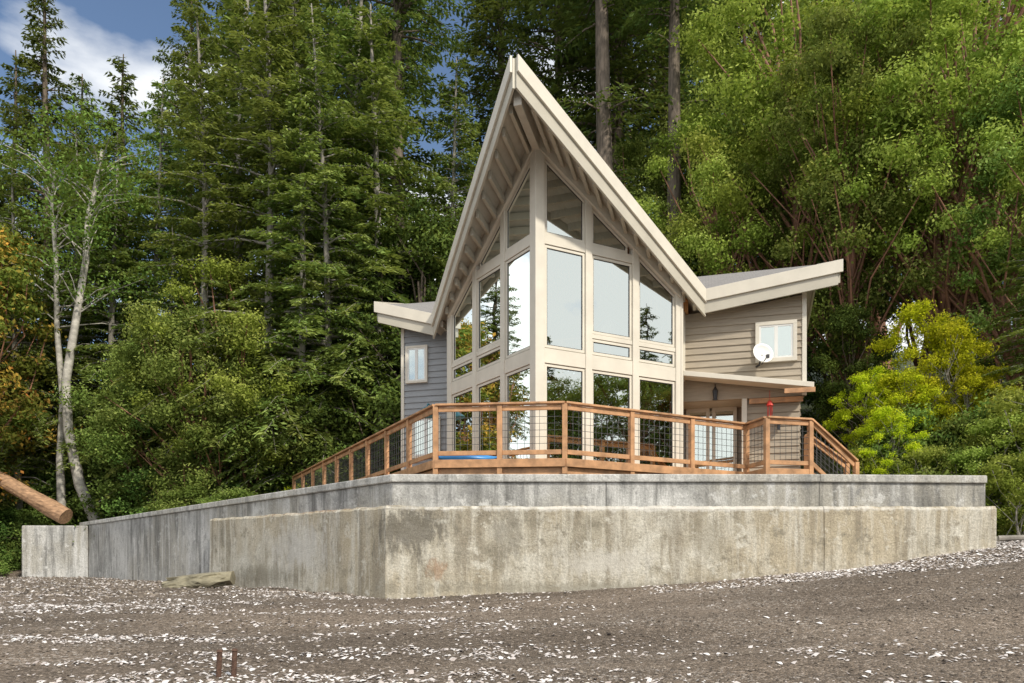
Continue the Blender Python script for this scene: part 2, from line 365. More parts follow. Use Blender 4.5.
mb=MB(); mb.prism([(0,.15),(2.8,2.65),(5.7,3.2),(5.7,9),(-4.45,9),(-4.45,3.2),(-2.8,2.65)],FL+.02,1.5); mb.obj('floor_slab',M_intwood,H)
mb=MB(); mb.prism([(0,2.2),(2.8,3.6),(2.8,8.8),(-2.8,8.8),(-2.8,3.6)],4.62,4.36); mb.obj('loft_floor',M_intwood,H)
mb=MB()
mb.box(-3.4,3.4,12.0,12.15,FL-.4,7); mb.box(-.9,.9,11.9,12.1,4.6,8.4)
mb.box(-3.35,-3.2,6,12,1.4,6.4); mb.box(3.2,3.35,6,12,1.4,6.4)
mb.obj('interior_walls',M_int,H)
mb=MB()
for sgn in(-1,1):
    mb.prism([(0,.25),(3.1*sgn,3.1),(3.1*sgn,11.9),(0,11.9)],lambda p:RT(p[0])-.43,lambda p:RT(p[0])-.46)
    for k in range(5):
        s=1.2+k*2.0; w1=min(3.1,(s-.2)/.92)
        if w1>.3: mb.plumb((0,s,RT(0)-.46),(w1*sgn,s,RT(w1)-.46),.12,0,.26,(0,1,0))
mb.obj('interior_ceiling',M_intwood,H)
mb=MB()
for z in (5.0,5.25,5.5,5.65): mb.beam((-1.2,2.9,z),(1.2,2.9,z),.04,.04)
for k in range(5): mb.beam((-1.2+.6*k,2.9,4.6),(-1.2+.6*k,2.9,5.65),.05,.05)
mb.beam((-1.0,7,FL),(-1.0,7,4.4),.3,.3); mb.box(.6,1.9,6.4,7.2,FL,FL+.9); mb.box(-2.1,-1.2,5,7,FL,FL+.75)
mb.obj('loft_railing_and_furniture',M_intwood,H)

def interval(poly,z):
    xs=[]; n=len(poly)
    for i in range(n):
        (x0,z0),(x1,z1)=poly[i],poly[(i+1)%n]
        if (z0-z)*(z1-z)<=0 and abs(z1-z0)>1e-9: xs.append(x0+(x1-x0)*(z-z0)/(z1-z0))
    return (min(xs),max(xs)) if len(xs)>=2 else None
def siding(mb,poly,origin,dirv,out,course=.165):
    o=Vector(origin); d=Vector(dirv).normalized(); n=Vector(out).normalized()
    z0=min(p[1] for p in poly); zt=max(p[1] for p in poly); z=z0
    while z<zt-.01:
        z1=min(z+course,zt-.002)
        a=interval(poly,z+.001); b=interval(poly,z1)
        if a and b:
            P=lambda x,zz,k:o+d*x+n*k+Vector((0,0,zz))
            vs=[P(a[0],z,.038),P(a[1],z,.038),P(b[1],z1,.010),P(b[0],z1,.010),P(a[0],z,0),P(a[1],z,0),P(b[1],z1,0),P(b[0],z1,0)]
            mb.add(vs,[(0,1,2,3),(0,4,5,1),(1,5,6,2),(3,7,4,0),(7,6,5,4)])
        z+=course
def wing(sgn,wO,zO,wB,side,zV=6.56,zB=8.08):
    G=8; 
    def patch(a,b,c,d_,dz):
        pts=[]
        for j in range(G+1):
            for i in range(G+1):
                u,v=i/G,j/G
                p=(Vector(a)*(1-u)+Vector(b)*u)*(1-v)+(Vector(d_)*(1-u)+Vector(c)*u)*v
                pts.append(p-Vector((0,0,dz)))
        return pts
    V_=(3.40*sgn,2.98,zV); O=(wO*sgn,2.98,zO); B2=(wB*sgn,6.0,zB+.02); B1=(3.0*sgn,6.0,zB)
    K1=(3.0*sgn,10.2,6.6); K2=(wB*sgn,10.2,6.6)
    for nm,quad in (('front',(V_,O,B2,B1)),('back',(B1,B2,K2,K1))):
        for part,d0,d1,mat in (('shingles',0,.1,M_shingle),('soffit',.103,.36,M_soffit)):
            t=patch(*quad,d0); bt=patch(*quad,d1); n=len(t); fs=[]
            R=G+1
            for j in range(G):
                for i in range(G):
                    k=j*R+i; fs.append((k,k+1,k+R+1,k+R)); fs.append((n+k,n+k+R,n+k+R+1,n+k+1))
            per=[i for i in range(R)]+[j*R+G for j in range(1,R)]+[G*R+i for i in range(G-1,-1,-1)]+[j*R for j in range(G-1,0,-1)]
            for q in range(len(per)):
                a,b=per[q],per[(q+1)%len(per)]; fs.append((a,n+a,n+b,b))
            obj_from('wing_roof_%s_%s_%s'%(nm,part,side),t+bt,fs,mat,H)
    mb=MB(); a=Vector(V_)+Vector((.06*sgn,0,.02)); b=Vector(O)+Vector((0,0,.02)); 
    mb.plumb(a,b,.05,.02,.55,(0,-1,0)); 
    mb.plumb(Vector(O)+Vector((0,0,.02)),Vector(B2),.05,.02,.50,(sgn,0,0)); mb.plumb(Vector(B2),Vector(K2),.05,.02,.5,(sgn,0,0))
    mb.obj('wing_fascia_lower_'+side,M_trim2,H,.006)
    mb=MB(); mb.plumb(a+Vector((0,-.052,0)),b+Vector((.1*sgn,-.052,0)),.05,-.02,.27,(0,-1,0))
    mb.plumb(Vector(O)+Vector((.052*sgn,-.05,.02)),Vector(B2)+Vector((.052*sgn,0,0)),.05,-.02,.26,(sgn,0,0)); mb.obj('wing_fascia_upper_'+side,M_trim,H,.006)
wing(1,6.50,6.97,6.4,'right'); wing(-1,5.1,7.05,5.6,'left')
SF=3.35
mb=MB()
siding(mb,[(2.95,4.55),(5.79,4.0),(5.79,6.42),(3.4,6.1),(2.95,6.3)],(0,SF,0),(1,0,0),(0,-1,0))
siding(mb,[(0,4.0),(5.4,4.0),(5.4,6.6),(2.6,7.6),(0,6.5)],(5.79,SF,0),(0,1,0),(1,0,0))
siding(mb,[(0,1.4),(5.4,1.4),(5.4,3.99),(0,3.99)],(5.72,SF+.15,0),(0,1,0),(1,0,0))
siding(mb,[(4.45,FL-.5),(5.72,FL-.5),(5.72,3.98),(4.45,3.98)],(0,SF+.12,0),(1,0,0),(0,-1,0))
siding(mb,[(2.9,FL),(4.5,FL),(4.5,4.5),(2.9,4.5)],(0,4.5,0),(1,0,0),(0,-1,0))
mb.box(2.95,5.78,SF+.005,SF+.12,4.0,6.1)
mb.obj('wing_siding_right',M_sidingT,H)
mb=MB(); mb.box(2.95,5.75,8.7,8.8,1.4,6.3); mb.box(-4.5,-2.95,8.7,8.8,1.4,6.3); mb.obj('rear_walls',M_sidingT,H)
mb=MB(); 
mb.box(5.76,5.86,SF-.05,SF+.07,4.0,6.5); mb.box(2.93,3.03,SF-.05,SF-.002,4.5,6.25)
mb.box(4.38,4.5,SF-.0,SF+.2,FL,4.0)
mb.obj('corner_boards',M_trim,H,.004)
mb=MB(); mb.prism([(3.0,2.7),(5.95,2.7),(5.95,SF-.05),(3.0,SF-.05)],lambda p:4.62-.155*(p[0]-3.0)+.05*(p[1]-2.7),lambda p:4.50-.155*(p[0]-3.0)+.05*(p[1]-2.7)); mb.obj('entry_canopy',M_trim,H,.008)
mb=MB(); mb.box(5.3,5.97,2.66,2.695,3.93,4.04); mb.box(4.55,5.78,SF-.04,SF+.02,3.86,3.98); mb.obj('canopy_wood_trim',M_cedar,H)
mb=MB(); mb.box(2.95,5.7,SF+.13,4.5,4.02,4.1); mb.obj('recess_ceiling',M_soffit,H)
mb=MB()
for x0,x1 in ((3.02,3.62),(3.68,4.30)):
    for (a,b2,c,dd) in ((x0,x0+.09,FL+.05,4.02),(x1-.09,x1,FL+.05,4.02)): mb.box(a,b2,4.38,4.45,c,dd)
    mb.box(x0+.09,x1-.09,4.38,4.45,3.92,4.02); mb.box(x0+.09,x1-.09,4.38,4.45,FL+.05,FL+.22)
mb.obj('entry_door_frame',M_trim,H,.004)
mb=MB(); mb.box(3.1,4.25,4.40,4.43,FL+.1,3.95); mb.obj('entry_door_glass',M_glass,H)
mb=MB(); mb.box(3.1,4.25,4.432,4.46,FL+.1,3.95); mb.obj('entry_door_backing',M_dark,H)  # near-black sheet painted as the unlit inside behind the door
def window(name,x0,x1,z0,z1,y,slide=True,fw=.09):
    e=empty(name); e.parent=H
    mb=MB(); mb.box(x0-fw,x1+fw,y-.07,y-.0,z1,z1+fw); mb.box(x0-fw,x1+fw,y-.08,y,z0-fw,z0); mb.box(x0-fw,x0,y-.07,y,z0,z1); mb.box(x1,x1+fw,y-.07,y,z0,z1); mb.obj('casing',M_trim,e,.004)
    mb=MB(); s=.04; xm=(x0+x1)/2
    for a,b2 in (((x0,xm),(xm,x1)) if slide else ((x0,x1),)):
        mb.box(a,a+s,y-.055,y-.01,z0,z1); mb.box(b2-s,b2,y-.055,y-.01,z0,z1); mb.box(a+s,b2-s,y-.055,y-.01,z0,z0+s); mb.box(a+s,b2-s,y-.055,y-.01,z1-s,z1)
    mb.obj('sash',M_white,e)
    mb=MB(); mb.box(x0+.01,x1-.01,y-.04,y-.036,z0+.01,z1-.01); mb.obj('glass',M_glass,e)
    mb=MB(); mb.box(x0+.01,x1-.01,y-.03,y-.025,z0+.01,z1-.01); mb.obj('unlit_room_panel',M_dark,e)  # thin near-black panel over the siding paints in an unlit room
window('window_wing_right',4.78,5.55,4.92,5.72,SF-.035)
mb=MB()
siding(mb,[(-4.52,1.4),(-2.95,1.4),(-2.95,6.3),(-3.4,6.1),(-4.52,6.65)],(0,SF,0),(1,0,0),(0,-1,0))
siding(mb,[(0,1.4),(5.4,1.4),(5.4,6.6),(2.6,7.6),(0,6.55)],(-4.52,SF,0),(0,1,0),(-1,0,0))
mb.obj('wing_siding_left',M_sidingG,H)
mb=MB(); mb.box(-4.59,-4.50,SF-.05,SF+.07,1.4,6.6); mb.box(-3.0,-2.9,SF-.5,SF-.002,FL,6.3); mb.obj('corner_boards_left',M_trim,H,.004)
window('window_wing_left',-4.38,-3.86,4.95,5.85,SF-.035,True,.06)
window('window_wing_left_lower',-4.2,-3.5,2.9,3.9,SF-.035,True,.07)
mb=MB(); mb.box(2.86,2.97,2.55,SF+.3,FL,6.2); mb.obj('return_wall_panels',M_trim,H)
mb=MB(); mb.box(5.2,5.26,SF-.06,SF+.05,3.2,3.5); mb.obj('outlet_box',M_metal,H)

def houseP(w,s,z): return Vector((.54+.255*s+.967*w,16+.967*s-.255*w,z))
# teal gooseneck barn lamp on a bracket off the left wall
BLm=empty('barn_lamp',houseP(-3.6,SF-.06,3.95),TH)
mb=MB(); mb.cyl((0,0,0),(0,-.05,0),.08,.08,12)
pp=[(0,-.04,0),(0,-.25,.24),(0,-.5,.24),(0,-.62,.08)]
for a,b2 in zip(pp[:-1],pp[1:]): mb.cyl(a,b2,.02,.02,8)
mb.cyl((0,-.62,.12),(0,-.66,-.08),.06,.25,18); mb.obj('shade_and_arm',M_teal,BLm)
D=empty('satellite_dish',houseP(4.82,SF-.32,4.95),TH+.35)
vs=[];fs=[];R=.25;nr=6;na=28
for r in range(nr+1):
    rad=R*r/nr
    for a in range(na):
        t=2*math.pi*a/na; vs.append((rad*math.cos(t),-.35*rad*rad/R*1.0,rad*math.sin(t)*1.08))
for r in range(nr):
    for a in range(na): fs.append((r*na+a,r*na+(a+1)%na,(r+1)*na+(a+1)%na,(r+1)*na+a))
o=obj_from('dish',vs,fs,M_white,D,smooth=True); md=o.modifiers.new('s','SOLIDIFY'); md.thickness=.012; o.rotation_euler=(-.35,0,0)
mb=MB(); mb.cyl((0,-.02,0),(0,.14,-.2),.02,.02); mb.cyl((0,.14,-.2),(0,.3,-.2),.025,.025); mb.cyl((0,-.0,-.22),(0,-.30,-.12),.012,.012); mb.box(-.03,.03,-.36,-.28,-.16,-.08); mb.obj('mount_arm',M_metal,D)
LP=empty('wall_lantern',houseP(3.75,SF-.1,4.2),TH)
mb=MB(); mb.cyl((0,0,0),(0,0,.1),.07,.02,8); mb.cyl((0,0,-.2),(0,0,0),.045,.065,8); mb.cyl((0,0,-.22),(0,0,-.2),.06,.06,8); mb.cyl((0,.0,.1),(0,.12,.2),.012,.012,6); mb.obj('lantern_body',M_metal,LP)
WB=empty('wind_chime',houseP(5.0,SF-.35,3.74),TH)
mb=MB(); mb.cyl((0,0,-.02),(0,0,.10),.09,.04,12); mb.cyl((0,0,.10),(0,0,.35),.006,.006,5)
for k in range(5): t=k*1.257; mb.cyl((.05*math.cos(t),.05*math.sin(t),-.25-.03*k),(.05*math.cos(t),.05*math.sin(t),0),.012,.012,6)
mb.obj('chime_tubes',M_red,WB)

# ------------------------------------------------------------------ deck
DK=empty('cedar_deck')
A=(-1.5,14.55);B=(1.02,14.3);C=(5.24,16.55);Dp=(5.42,15.75);E_=(6.45,16.0);LE=(-7.9,26.8)
poly=[A,B,C,Dp,E_,(7.3,18.6),(3,22),(-2,27.5),(-7.2,27.2),LE]
mb=MB(); mb.prism(poly,FL-.01,FL-.05); mb.obj('deck_boards',M_cedar2,DK)
mb=MB()
pf=offs([LE,A,B,C],-.03)
for i in range(3): mb.plumb((*pf[i],FL-.0),(*pf[i+1],FL-.0),.04,0,.16,(Vector((pf[i+1][1]-pf[i][1],pf[i][0]-pf[i+1][0],0))))
pf2=offs([LE,A,B,C],.06)
for i in range(3): mb.plumb((*pf2[i],FL-.162),(*pf2[i+1],FL-.162),.04,0,.22,(Vector((pf2[i+1][1]-pf2[i][1],pf2[i][0]-pf2[i+1][0],0))))
for a,b in ((C,Dp),(Dp,E_)): mb.plumb((*a,FL),(*b,FL),.04,0,.3,Vector((b[1]-a[1],a[0]-b[0],0)))
mb.obj('deck_fascia',M_cedar,DK,.004)
mb=MB()
for p in offs([A,B,C],.35)+[(-3.5,19),(-5.6,23)]: mb.box(p[0]-.09,p[0]+.09,p[1]-.09,p[1]+.09,1.3,FL-.05)
mb.obj('deck_footings',M_cedar2,DK)
RL=empty('deck_railing')
posts=MB(); rails=MB(); wires=MB()
def railrun(a,b,n,za=0,zb=0,last=True,first=True):
    a=Vector((*a,0)); b=Vector((*b,0)); d=(b-a); L=d.length; dn=d/L; nrm=Vector((dn.y,-dn.x,0))
    f=lambda t:a+d*t+Vector((0,0,FL+za*(1-t)+zb*t))
    for i in range(n+1):
        if (i==0 and not first) or (i==n and not last): continue
        p=f(i/n)
        posts.prism([(p.x+dn.x*s1*.05+nrm.x*s2*.05,p.y+dn.y*s1*.05+nrm.y*s2*.05) for s1,s2 in((-1,-1),(1,-1),(1,1),(-1,1))],p.z+1.06,p.z-.30)
    z=Vector((0,0,1))
    rails.beam(f(0)+z*1.08,f(1)+z*1.08,.15,.04)
    for i in range(n):
        p,q=f(i/n)+dn*.052,f((i+1)/n)-dn*.052
        rails.beam(p+z*.99,q+z*.99,.04,.09); rails.beam(p+z*.13,q+z*.13,.04,.09)
        l=(q-p).length; m=max(2,int(l/.13))
        for k in range(1,m):
            c=p+(q-p)*k/m; wires.beam(c+z*.17,c+z*.95,.008,.008)
        for k in range(1,6):
            h=.17+.78*k/6; wires.beam(p+z*h,q+z*h,.008,.008)
railrun(LE,A,9,last=False); railrun(A,B,2); railrun(B,C,3,first=False); railrun(C,Dp,1,first=False); railrun(Dp,E_,1,first=False); railrun(E_,(7.6,16.35),1,0,-.85,first=False)
posts.obj('posts',M_cedar,RL,.006); rails.obj('rails',M_cedar,RL,.005); wires.obj('wire_mesh',M_wire,RL)
ST=empty('deck_stairs')
mb=MB()
for k in range(4):
    x=6.5+.28*k; mb.box(x,x+.29,16.05,17.2,FL-.2*(k+1)-.04,FL-.2*(k+1)); 
mb.beam((6.45,16.1,1.85),(7.65,16.1,1.15),.05,.26); mb.beam((6.45,17.15,1.85),(7.65,17.15,1.15),.05,.26)
mb.obj('treads_and_stringers',M_cedar,ST)
rl2=empty('stair_railing'); posts=MB(); rails=MB(); wires=MB()
railrun((6.9,17.3),(8.0,17.7),1,-.1,-.7); posts.obj('posts',M_cedar,rl2); rails.obj('rails',M_cedar,rl2); wires.obj('wire_mesh',M_wire,rl2)
KY=empty('blue_kayak',(-.95,15.5,FL+.14),.1)
vs=[];fs=[];n=14
for i in range(n+1):
    t=i/n; x=(t-.5)*1.3; r=math.sin(math.pi*max(.02,min(.98,t)))**.7
    for a in range(10):
        th=2*math.pi*a/10; vs.append((x,.24*r*math.cos(th),.13*r*math.sin(th)+.06*(abs(t-.5)*2)**3))
for i in range(n):
    for a in range(10): fs.append((i*10+a,i*10+(a+1)%10,(i+1)*10+(a+1)%10,(i+1)*10+a))
obj_from('hull',vs,fs,M_blue,KY,smooth=True)
mb=MB(); mb.cyl((0,0,.08),(0,0,.15),.16,.14,14); mb.obj('cockpit_rim',M_metal,KY)

# ------------------------------------------------------------------ beach bits
rs=np.random.RandomState(3)
def fastmesh(name,V,F,tint,mat,link=True):
    me=bpy.data.meshes.new(name); nv=len(V); nf=len(F); k=F.shape[1]
    me.vertices.add(nv); me.vertices.foreach_set('co',V.astype(np.float32).ravel())
    me.loops.add(nf*k); me.loops.foreach_set('vertex_index',F.astype(np.int32).ravel())
    me.polygons.add(nf); me.polygons.foreach_set('loop_start',np.arange(0,nf*k,k,dtype=np.int32)); me.polygons.foreach_set('loop_total',np.full(nf,k,dtype=np.int32))
    me.update(calc_edges=True)
    at=me.attributes.new('tint','FLOAT','POINT'); at.data.foreach_set('value',tint.astype(np.float32))
    me.materials.append(mat)
    if link:
        o=bpy.data.objects.new(name,me); COL.objects.link(o); return o
    return me
def chips(name,n,fx,size,mat,shell,seed,dmax=14.5,dmin=4.0,p=.8):
    rs=np.random.RandomState(seed); P=[]
    while len(P)<n:
        d=dmin+rs.rand()**p*(dmax-dmin); x=(rs.rand()-.5)*2.4*d*.75
        if rs.rand()<fx(x,d): P.append((x,d))
    P=np.array(P); z=terrain(P[:,0],P[:,1])+np.array([micro(x,y) for x,y in P])
    n=len(P); s=size[0]+(size[1]-size[0])*rs.rand(n)**2; a=rs.rand(n)*6.283
    ca,sa=np.cos(a),np.sin(a)
    if shell:
        base=np.array([(-1,-.7,0),(1,-.6,.1),(1.1,.6,0),(-.9,.7,.15),(0,0,.45)]); tris=[(0,1,4),(1,2,4),(2,3,4),(3,0,4)]
    else:
        base=np.array([(-1,-.5,0),(.5,-.9,0),(1,.5,0),(-.4,.9,0),(.1,-.1,.75),(-.3,.3,.6)]); tris=[(0,1,4),(1,2,4),(2,3,5),(3,0,5),(4,2,5),(0,4,5)]
    k=len(base); L=base[None]*(.6+.8*rs.rand(n,k,1)); L=L*s[:,None,None]
    tl=(rs.rand(n)-.5)*(1.0 if shell else .3)
    z_=L[:,:,2]+L[:,:,0]*tl[:,None]
    X=L[:,:,0]*ca[:,None]-L[:,:,1]*sa[:,None]+P[:,0][:,None]; Y=L[:,:,0]*sa[:,None]+L[:,:,1]*ca[:,None]+P[:,1][:,None]; Z=z_+z[:,None]+.003
    Vv=np.stack([X,Y,Z],2).reshape(-1,3); Ff=(np.array(tris)[None]+(np.arange(n)*k)[:,None,None]).reshape(-1,3)
    fastmesh(name,Vv,Ff,np.repeat(rs.rand(n),k),mat)
def shell_d(x,d):
    v=noise.noise(Vector((x*.22,d*1.3,3)))+.5*noise.noise(Vector((x*1.5,d*3.5,8)))
    base=.018
    if x<2.0: base+=.9*max(0,v+.14)*min(1,(2.0-x)/2.5)
    else: base+=.06*max(0,v)
    if d>11.7 and x>2.2: base+=1.0*max(.25,min(1,(x-2)/3))
    if d<7.8: base+=.45*max(0,v+.2)
    return min(1,base)
chips('shell_scatter',23000,shell_d,(.009,.034),M_shell,True,5)
chips('pebble_scatter',30000,lambda x,d:.6,(.006,.020),M_pebble,False,6)
def leftfar(x,d): return 0 if x>-2-(d-13)*.92 else .15+max(0,noise.noise(Vector((x*.3,d*.6,3)))+.1)
chips('shell_scatter',6000,leftfar,(.015,.045),M_shell,True,15,30,13)
chips('pebble_scatter',7000,leftfar,(.02,.05),M_pebble,False,16,30,13)
def blob(name,loc,sc,seed,mat,rot=0,rough=.25,sub=4):
    import bmesh
    bm=bmesh.new(); bmesh.ops.create_icosphere(bm,subdivisions=sub,radius=1)
    for v in bm.verts:
        n=noise.noise(v.co*1.3+Vector((seed,0,0)))*rough+noise.noise(v.co*4+Vector((seed,0,0)))*rough*.4
        v.co*=1+n; v.co.x=max(-.8,min(.85,v.co.x)); v.co.z=max(-.6,min(.55,v.co.z)); v.co=Vector((v.co.x*sc[0],v.co.y*sc[1],v.co.z*sc[2]))
    me=bpy.data.meshes.new(name); bm.to_mesh(me); bm.free(); me.materials.append(mat)
    o=bpy.data.objects.new(name,me); COL.objects.link(o); o.location=loc; o.rotation_euler=(.05,-.10,rot); return o
blob('rock_slab',(-6.95,16.4,-.42),(.9,.5,.26),2,M_rock,.1,.45)
for i in range(16): 
    x=8.7+rs.rand()*5; y=12.4+rs.rand()*3.5
    blob('beach_rock',(x,y,gnd(x,y)+.02),(.08+.16*rs.rand(),.12,.08),i,M_rock,rs.rand()*3,.25,2)
for i,(x,h) in enumerate(((-2.72,.24),(-2.58,.25))):
    mb=MB(); zz=gnd(x,6.85); mb.cyl((x,6.85,zz-.1),(x+.01,6.86,zz+h),.026,.024,9); mb.cyl((x+.01,6.86,zz+h),(x+.012,6.86,zz+h+.02),.032,.02,9); mb.obj('rusty_stake',M_rust)

# ------------------------------------------------------------------ trees
def rhombs(C,Adir,L,Wd,rs,nrmbias=None):
    n=len(C); r=rs.normal(size=(n,3)); 
    nn=nrmbias+r*.45 if nrmbias is not None else r
    side=np.cross(Adir,nn); side/=np.linalg.norm(side,axis=1,keepdims=True)+1e-9
    a=Adir*(L/2)[:,None]; b=side*(Wd/2)[:,None]
    V=np.stack([C-a,C+b-a*.1,C+a,C-b-a*.1],1).reshape(-1,3)
    return V,np.arange(4*n).reshape(n,4)
def tube_dir(path,radii,n=6):
    vs=[];fs=[]
    for i,p in enumerate(path):
        p=Vector(p); q=Vector(path[min(i+1,len(path)-1)]); o=Vector(path[max(i-1,0)])
        d=(q-o).normalized(); x=d.cross(Vector((.3,.9,.1))).normalized(); y=d.cross(x)
        for a in range(n):
            t=2*math.pi*a/n; vs.append(tuple(p+(x*math.cos(t)+y*math.sin(t))*radii[i]))
    for i in range(len(path)-1):
        for a in range(n): fs.append((i*n+a,i*n+(a+1)%n,(i+1)*n+(a+1)%n,(i+1)*n+a))
    return vs,fs
def combine(name,woodV,woodF,LV,LF,tint,mbark,mleaf):
    wv=np.array(woodV,float); wf=np.array(woodF,int)
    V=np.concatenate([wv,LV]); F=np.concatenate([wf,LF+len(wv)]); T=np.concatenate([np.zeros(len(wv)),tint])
    me=fastmesh(name,V,F,T,mbark,link=False); me.materials.append(mleaf)
    mi=np.concatenate([np.zeros(len(wf),np.int32),np.ones(len(LF),np.int32)]); me.polygons.foreach_set('material_index',mi); return me
def fir(name,seed,H,R,cb,mleaf,dens=42,droop=.35,trunk=.32,mbark=M_bark,gap=.36,low=0):
    rs=np.random.RandomState(seed); wood=[];wf=[]
    def addw(vs,fs):
        n=len(wood); wood.extend(vs); wf.extend([tuple(i+n for i in f) for f in fs])
    K=14; ph=rs.rand()*6
    path=[(.18*math.sin(ph+i*.5)*i/K,.18*math.cos(ph+i*.4)*i/K,H*i/K) for i in range(K+1)]
    addw(*tube_dir(path,[trunk*(1-i/K)**.8+.03 for i in range(K+1)],9))
    cx=lambda z:np.array([np.interp(z,[p[2] for p in path],[p[0] for p in path]),np.interp(z,[p[2] for p in path],[p[1] for p in path])])
    Cs=[];As=[];Ls=[];Ws=[];Ts=[]
    zz=H*.08
    while zz<cb*H:
        az=rs.rand()*6.28; l=.3+rs.rand()*.9; c=cx(zz); addw(*tube_dir([(c[0],c[1],zz),(c[0]+l*math.cos(az),c[1]+l*math.sin(az),zz-.1*l)],[.03,.008],4)); zz+=.5+rs.rand()
    def branch(zz,L,t):
        az=rs.rand()*6.283; c=cx(zz); dz=.15+.35*t-.12*rs.rand(); dr=droop*(1.1-t*.7)
        d=np.array([math.cos(az),math.sin(az),0]); sd=np.array([-d[1],d[0],0])
        bp=[np.array([c[0],c[1],zz])+d*L*q+np.array([0,0,1])*(dz*q-dr*q*q)*L for q in (0,.35,.7,1)]
        addw(*tube_dir(bp,[.018*L+.015,.012*L+.01,.01,.005],4))
        n=int(L*dens*(1+.25*L/ max(R,1))); q=rs.rand(n)**.75*.92+.08
        wdt=(.42*L*(1-q)**.8*np.minimum(1,q*4)+.12)
        nb=max(3,int(L*5)); qi=np.round(q*nb)/nb; sgn=np.where(rs.rand(n)<.5,-1,1); lat=rs.rand(n)*wdt
        base=np.array([c[0],c[1],zz])[None]+d[None]*(L*(qi+.25*lat/L))[:,None]+np.array([0,0,1])[None]*((dz*qi-dr*qi*qi)*L)[:,None]
        ctr=base+sd[None]*(sgn*lat)[:,None]; ctr[:,2]-= lat*.30+rs.rand(n)*.10; ctr+=rs.normal(size=(n,3))*.035
        ad=d[None]*.6+sd[None]*(sgn*.8)[:,None]+rs.normal(size=(n,3))*.28; ad[:,2]-=.35; ad/=np.linalg.norm(ad,axis=1,keepdims=True)
        Cs.append(ctr);As.append(ad);Ls.append(.16+.22*rs.rand(n));Ws.append(.06+.07*rs.rand(n))
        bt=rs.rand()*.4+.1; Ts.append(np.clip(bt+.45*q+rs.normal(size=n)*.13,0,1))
    for k in range(low): branch(H*(.12+(cb-.12)*rs.rand()),R*(.25+.45*rs.rand()),0.1)
    z=cb*H
    while z<H*.985:
        t=(z-cb*H)/(H*(1-cb)); prof=(1-t)**.75*min(1,.45+t*3.5)
        for k in range(rs.randint(3,6)):
            if rs.rand()<.12: continue
            branch(z+rs.rand()*gap,R*prof*(.55+.6*rs.rand())+.25,t)
        z+=gap*(.7+.6*rs.rand())
    C=np.concatenate(Cs);Ad=np.concatenate(As); up=np.tile(np.array([[0,0,1.]]),(len(C),1))
    LV,LF=rhombs(C,Ad,np.concatenate(Ls),np.concatenate(Ws),rs,up)
    return combine(name,wood,wf,LV,LF,np.repeat(np.concatenate(Ts),4),mbark,mleaf)
def broad(name,seed,H,R,cb,mleaf,mbark,nl=34000,ncl=80,leaf=.17,lean=(0,0),trunk=.25,clr=(.55,1.15)):
    rs=np.random.RandomState(seed); wood=[];wf=[]
    def addw(vs,fs):
        n=len(wood); wood.extend(vs); wf.extend([tuple(i+n for i in f) for f in fs])
    K=9; ph=rs.rand()*6
    tp=[np.array([lean[0]*(i/K)**1.3+.35*math.sin(ph+i*.8)*i/K,lean[1]*(i/K)+.35*math.cos(ph+i*.7)*i/K,H*.8*i/K]) for i in range(K+1)]
    addw(*tube_dir(tp,[trunk*(1-.8*i/K) for i in range(K+1)],8))
    cc=[];cr=[]
    for i in range(ncl):
        az=rs.rand()*6.283; h=cb+(1-cb)*rs.rand()**.9; t=(h-cb)/(1-cb)
        rad=R*(math.sin(math.pi*min(1,.18+.75*t))**.7)*rs.rand()**.45
        top=np.array([lean[0]*h**1.3+rad*math.cos(az),lean[1]*h+rad*math.sin(az),H*h])
        cc.append(top); cr.append(clr[0]+(clr[1]-clr[0])*rs.rand())
        j=int(np.clip((h-.25-.1*rs.rand())/.8*K,1,K)); b0=tp[j]; mid=(b0+top)/2+rs.normal(size=3)*.35; mid[2]+=.2
        if i%2==0: addw(*tube_dir([b0,mid,top],[trunk*.28,trunk*.15,.02],5))
    cc=np.array(cc);cr=np.array(cr); n=nl
    idx=rs.choice(ncl,n,p=cr**2/np.sum(cr**2)); v=rs.normal(size=(n,3)); v/=np.linalg.norm(v,axis=1,keepdims=True)
    lump=1+.35*np.sin(v[:,0]*5+idx*1.7)*np.sin(v[:,1]*6+idx)+.2*rs.normal(size=n)
    r=rs.rand(n)**.42*lump; C=cc[idx]+v*(cr[idx]*r)[:,None]*np.array([1,1,.62])
    C+=rs.normal(size=(n,3))*.08
    ad=np.cross(v,rs.normal(size=(n,3)))+v*.3; ad[:,2]-=.15; ad/=np.linalg.norm(ad,axis=1,keepdims=True)
    nb=v*.7+np.array([0,0,.8]); LV,LF=rhombs(C,ad,leaf*(.6+.8*rs.rand(n)),leaf*.55*(.6+.8*rs.rand(n)),rs,nb)
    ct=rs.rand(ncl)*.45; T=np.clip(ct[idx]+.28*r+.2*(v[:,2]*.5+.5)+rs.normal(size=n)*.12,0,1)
    return combine(name,wood,wf,LV,LF,np.repeat(T,4),mbark,mleaf)

